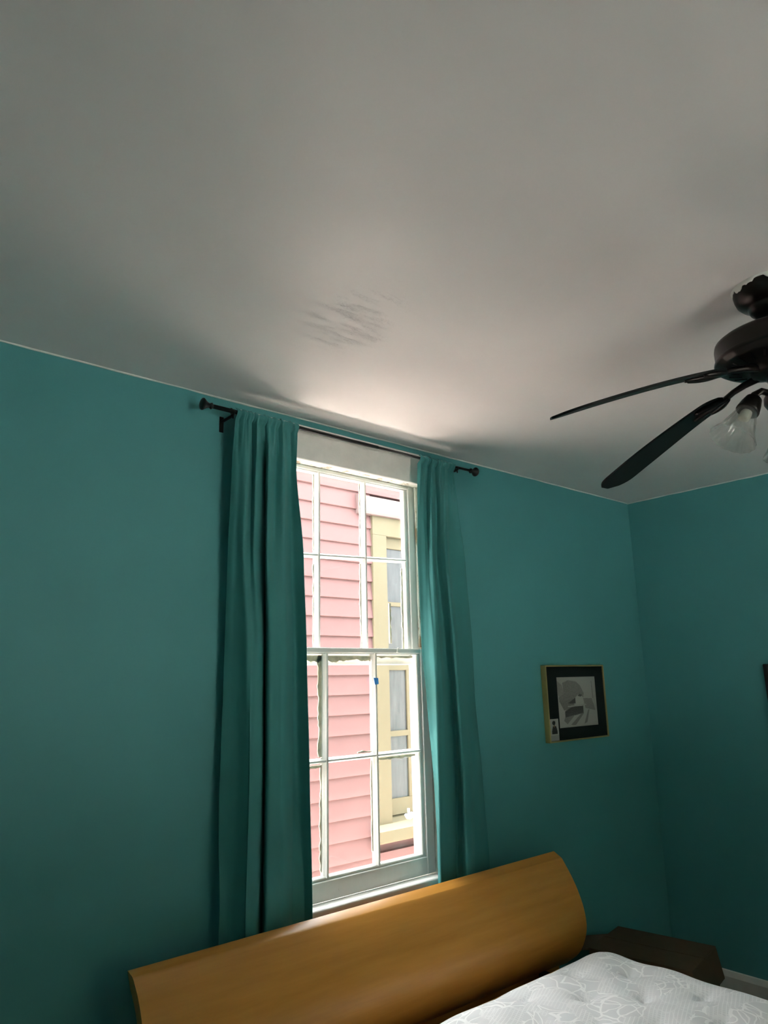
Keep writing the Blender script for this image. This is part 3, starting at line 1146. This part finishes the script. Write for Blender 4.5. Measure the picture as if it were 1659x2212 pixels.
# ceiling paint smeared over the canopy rim
bm = bmesh.new()
rows = []
for i in range(97):
    a = 2 * math.pi * i / 96
    w = .010 + .006 * math.sin(5 * a + 1) + .004 * math.sin(13 * a) + .0025 * math.sin(29 * a)
    ca, sa = math.cos(a), math.sin(a)
    rows.append([bm.verts.new((HXc + r * ca, HYc + r * sa, z)) for r, z in ((.0855, H - .0004), (.0845, H - .004), (.0832, H - max(.004, w)), (.0815, H - max(.004, w) - .0005))])
for A, B in zip(rows[:-1], rows[1:]):
    for k in range(3):
        bm.faces.new((A[k], A[k + 1], B[k + 1], B[k]))
tag(obj('paint_smear', bm, M['trim'], can, True), 'white paint smeared on the rim')
bm = bmesh.new()
tube(bm, [(HXc, HYc, H - .07), (HXc, HYc, 2.322)], .0125, 20)
lathe(bm, [(.0125, 2.350), (.022, 2.346), (.024, 2.330), (.030, 2.322)], 24, T0)
obj('downrod', bm, M['fan_metal'], fan, True)
bm = bmesh.new()
lathe(bm, [(0, 2.326), (.050, 2.326), (.110, 2.3245), (.132, 2.321), (.1415, 2.314), (.1435, 2.305), (.1432, 2.276), (.1460, 2.272), (.1475, 2.266),
           (.1455, 2.261), (.139, 2.259), (.136, 2.254), (.126, 2.250), (.085, 2.243), (.070, 2.238), (.066, 2.226), (.050, 2.222), (0, 2.222)], 64, T0)
mo = obj('motor_housing', bm, M['fan_metal'], fan, True)
md = mo.data
for i in range(24):
    a = 2 * math.pi * i / 24
    bmv = bmesh.new()
    p0 = Vector((HXc + .092 * math.cos(a), HYc + .092 * math.sin(a), 2.2435))
    p1 = Vector((HXc + .120 * math.cos(a + .10), HYc + .120 * math.sin(a + .10), 2.2485))
    tube(bmv, [p0, p1], .0022, 6)
    obj('vent_rib', bmv, M['fan_metal'], mo)


def blade_z(r):
    s = max(0.0, (r - .15) / .47)
    return 2.222 - .142 * s ** 1.2


def blade_mesh():
    """one blade along +x from the hub axis, warped downward, pitched; z is absolute"""
    n = 40
    r0, r1 = .165, .612
    V, Fc = [], []
    pit = math.radians(11)
    nw = 10
    for side in (0, 1):
        for i in range(n + 1):
            s = i / n
            r = r0 + (r1 - r0) * s
            half = .047 + .016 * smooth(s * 1.4)
            # rounded ends
            if s > .86:
                q = (s - .86) / .14
                half *= math.sqrt(max(0.002, 1 - q ** 2.4))
            if s < .10:
                q = 1 - s / .10
                half *= math.sqrt(max(0.02, 1 - .75 * q ** 2))
            for k in range(nw + 1):
                t = -half + 2 * half * k / nw
                z = blade_z(r) - t * math.sin(pit) + (-.006 if side else 0)
                V.append((r, t * math.cos(pit), z))
    W = nw + 1
    off = (n + 1) * W
    for i in range(n):
        for k in range(nw):
            a = i * W + k
            Fc.append((a, a + 1, a + W + 1, a + W))
            Fc.append((off + a, off + a + W, off + a + W + 1, off + a + 1))
        for k in (0, nw):
            a = i * W + k
            Fc.append((a, a + W, off + a + W, off + a))
    for i in (0, n):
        for k in range(nw):
            a = i * W + k
            Fc.append((a, a + 1, off + a + 1, off + a))
    me = bpy.data.meshes.new('blade')
    me.from_pydata(V, [], Fc)
    me.materials.append(M['blade'])
    bm = bmesh.new()
    bm.from_mesh(me)
    bmesh.ops.recalc_face_normals(bm, faces=bm.faces)
    bm.to_mesh(me)
    bm.free()
    return me


def arm_mesh():
    bm = bmesh.new()
    pit = math.radians(11)
    # neck from the motor to the blade
    tube(bm, [(.062, 0, 2.232), (.10, 0, 2.229), (.135, 0, 2.222), (.165, 0, blade_z(.165) - .009), (.20, 0, blade_z(.20) - .010)],
         [.010, .009, .008, .008, .006], 10)
    # leaf plate with three lobes under the blade root
    for t0, t1, ra, rb in ((0, 0, .150, .265), (-.010, -.034, .160, .235), (.010, .034, .160, .235)):
        pts, rs = [], []
        for i in range(9):
            s = i / 8
            r = ra + (rb - ra) * s
            t = t0 + (t1 - t0) * math.sin(s * math.pi / 2)
            pts.append((r, t * math.cos(pit), blade_z(r) - t * math.sin(pit) - .0085))
            rs.append(.0035 + .007 * math.sin(math.pi * (.15 + .8 * s)))
        tube(bm, pts, rs, 8)
    me = bpy.data.meshes.new('blade_arm')
    bmesh.ops.recalc_face_normals(bm, faces=bm.faces)
    bm.to_mesh(me)
    bm.free()
    me.materials.append(M['fan_metal'])
    for p in me.polygons:
        p.use_smooth = True
    return me


bme, ame = blade_mesh(), arm_mesh()
for k in range(5):
    a = math.radians(76.5 + 72 * k)
    for nm, me in (('blade', bme), ('blade_arm', ame)):
        o = bpy.data.objects.new(nm, me)
        col.objects.link(o)
        o.parent = fan
        o.location = Vector((0, 0, -H))
        o.rotation_euler = (0, 0, a)
# light kit
bm = bmesh.new()
lathe(bm, [(0, 2.224), (.034, 2.224), (.036, 2.215), (.033, 2.205), (.030, 2.180), (.040, 2.172), (.047, 2.160), (.048, 2.145), (.040, 2.130),
           (.024, 2.120), (.012, 2.114), (.008, 2.104), (0, 2.102)], 36, T0)
kit = obj('light_kit', bm, M['fan_metal'], fan, True)
for ang in (145, 265, 25):
    a = math.radians(ang)
    u = Vector((math.cos(a), math.sin(a), 0))
    c = Vector((HXc, HYc, 0))
    neck = c + u * .098 + Vector((0, 0, 2.128))
    d = (u * .56 + Vector((0, 0, -.83))).normalized()
    bm = bmesh.new()
    tube(bm, [c + u * .030 + Vector((0, 0, 2.165)), c + u * .060 + Vector((0, 0, 2.172)), c + u * .080 + Vector((0, 0, 2.162)), neck - d * .022], .0085, 10)
    lathe(bm, [(0, -.034), (.013, -.034), (.019, -.028), (.024, -.010), (.027, .006), (.0275, .012), (.025, .0125), (0, .0125)], 24, axis_matrix(neck, d))
    obj('light_arm', bm, M['fan_metal'], fan, True)
    bm = bmesh.new()
    prof = [(.0235, .006), (.0245, .016), (.028, .030), (.033, .048), (.0385, .066), (.0455, .082), (.0525, .094), (.0545, .098)]
    inner = [(r - .0022, s) for r, s in prof]
    lathe(bm, prof + [(.0540, .0995)] + inner[::-1], 64, axis_matrix(neck, d), .018, 16)
    sh = obj('glass_shade', bm, M['shade_glass'], fan, True)
    bm = bmesh.new()
    lathe(bm, [(0, .0126), (.012, .0126), (.0135, .020), (.0135, .034), (.010, .038), (0, .038)], 16, axis_matrix(neck, d))
    obj('socket', bm, M['porcelain'], sh, True)
bm = bmesh.new()
tube(bm, [(HXc - .03, HYc + .01, 2.122), (HXc - .034, HYc + .012, 2.02)], .0012, 6)
lathe(bm, [(0, -.012), (.004, -.010), (.006, 0), (.004, .008), (0, .010)], 12, axis_matrix((HXc - .034, HYc + .012, 2.01), (0, 0, 1)))
obj('pull_chain', bm, M['fan_metal'], fan)

# ------------------------------------------------------------------ outdoors: the alley and the pink house
tag(box('ground', -14, 16, 0, 14, -.75, -.6, M['ground']), kind='structure')
tag(box('bounce_yard', -14, 16, -16, 0, -.75, -.6, M['bounce_yard']), kind='structure')  # unseen pale yard, added to bounce daylight in through the back window
NY = 4.20
GZ = -.6
house = tag(empty('neighbor_house', (3.6, NY, GZ)), 'pink clapboard house with cream window outside the window', 'house')
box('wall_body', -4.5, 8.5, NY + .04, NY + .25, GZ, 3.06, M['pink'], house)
EXP = .1392
NW0, NW1 = 3.474, 4.602          # casing outer limits
def board_mesh(x0, x1):
    """lapped board: thin at the top, thick at the drip edge; local z from 0"""
    bm = bmesh.new()
    prism(bm, [(NY + .038, 0), (NY - .024, 0), (NY - .026, .003), (NY - .006, EXP + .012), (NY + .038, EXP + .012)], 0, x0, x1)
    me = bpy.data.meshes.new('clapboard')
    bmesh.ops.recalc_face_normals(bm, faces=bm.faces)
    bm.to_mesh(me)
    bm.free()
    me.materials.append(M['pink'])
    return me


full, leftb, rightb = board_mesh(-4.5, 8.5), board_mesh(-4.5, NW0), board_mesh(NW1, 8.5)
z = 0.2832 - 6 * EXP
while z < 2.95:
    if z + EXP < 0.42 or z > 2.82:
        parts = (full,)
    else:
        parts = (leftb, rightb)
    for me in parts:
        o = bpy.data.objects.new('clapboard', me)
        col.objects.link(o)
        o.location = (0, random.uniform(-.001, .001), z)
        attach(o, house)
    z += EXP
# the cream window of the pink house
nw = empty('house_window', (4.032, NY, 0.444), house)
yc = NY - .038
CX0, CX1 = 3.6144, 4.4616
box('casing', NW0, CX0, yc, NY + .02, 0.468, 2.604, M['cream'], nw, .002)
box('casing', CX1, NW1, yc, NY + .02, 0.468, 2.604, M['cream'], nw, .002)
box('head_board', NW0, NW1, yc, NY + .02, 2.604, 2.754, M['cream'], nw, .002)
bm = bmesh.new()
prism(bm, [(NY, 2.754), (NY - .070, 2.754), (NY - .075, 2.772), (NY - .060, 2.898), (NY, 2.91)], 0, 3.33, 4.746)
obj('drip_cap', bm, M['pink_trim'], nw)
bm = bmesh.new()
prism(bm, [(NY + .04, 0.372), (NY - .085, 0.372), (NY - .095, 0.384), (NY - .095, 0.4536), (NY + .04, 0.534)], 0, NW0 - .03, NW1 + .03)
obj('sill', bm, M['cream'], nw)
ys0, ys1 = NY + .002, NY + .034
GXs = ((3.6384, 3.8256), (3.8592, 4.14), (4.1736, 4.4376))
GZs = ((0.642, 1.08), (1.1208, 1.5672), (1.6224, 2.058), (2.0904, 2.514))
ze, zh = 0.528, 2.604
for z0, z1 in ((ze, GZs[0][0]), (GZs[0][1], GZs[1][0]), (GZs[1][1], GZs[2][0]), (GZs[2][1], GZs[3][0]), (GZs[3][1], zh)):
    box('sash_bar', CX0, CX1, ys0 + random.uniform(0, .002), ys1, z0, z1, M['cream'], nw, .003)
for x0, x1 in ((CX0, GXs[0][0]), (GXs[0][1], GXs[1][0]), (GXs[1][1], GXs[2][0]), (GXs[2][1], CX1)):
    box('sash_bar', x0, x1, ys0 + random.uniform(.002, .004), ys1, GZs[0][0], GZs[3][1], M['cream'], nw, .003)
for x0, x1 in GXs:
    for z0, z1 in GZs:
        box('pane', x0 - .002, x1 + .002, NY + .018, NY + .022, z0 - .002, z1 + .002, M['nglass'], nw)
bm = bmesh.new()
prism(bm, [(NY - .06, 3.06), (NY - .06, 3.16), (NY + 3.0, 3.9), (NY + 3.0, 3.06)], 0, -4.6, 8.6)
obj('roof', bm, M['roof'], house)
# own house: siding below and eave above the alley
tag(box('wall_outside', XL - .2, XR + .2, YW + TH + .0, YW + TH + .004, -.6, -.13, M['siding']), kind='structure')
tag(box('roof', XL - .6, XR + .6, YB - .6, YW + TH + .16, H + .35, H + .45, M['roof']), kind='structure')

tag(box('sky_block_roof', XL - 2.5, XR + 2.5, YB - 5.4, YB - .2, 2.40, 2.50, M['porch']), kind='structure')  # unseen roof, added to keep sky light out of the back window
tag(box('sky_block_hedge', -12, 14, -16.2, -15, -.6, 4.6, M['sky_block_hedge']), kind='structure')  # unseen, added to block the low sky beyond the yard
tag(box('light_block_fence', 4.75, 4.8, YW + TH + .05, NY - .05, -.6, 2.1, M['siding']), kind='structure')  # unseen, added to shut off light from the alley's right end

# unseen back window, added to light the room: plain frame and glass
w2 = tag(empty('window_2', ((BX0 + BX1) / 2, YB, BZ0)), kind='structure')
bm = bmesh.new()
for q in ((BX0, BX0 + .05, BZ0, BZ1), (BX1 - .05, BX1, BZ0, BZ1), (BX0 + .05, BX1 - .05, BZ0, BZ0 + .05), (BX0 + .05, BX1 - .05, BZ1 - .05, BZ1),
          (BX0 + .05, BX1 - .05, 1.42, 1.46)):
    add_box(bm, q[0], q[1], YB - .09, YB - .05, q[2], q[3], .003)
obj('window_frame', bm, M['trim'], w2)
for z0, z1 in ((BZ0 + .05, 1.42), (1.46, BZ1 - .05)):
    box('pane', BX0 + .05, BX1 - .05, YB - .072, YB - .069, z0, z1, M['glass'], w2)
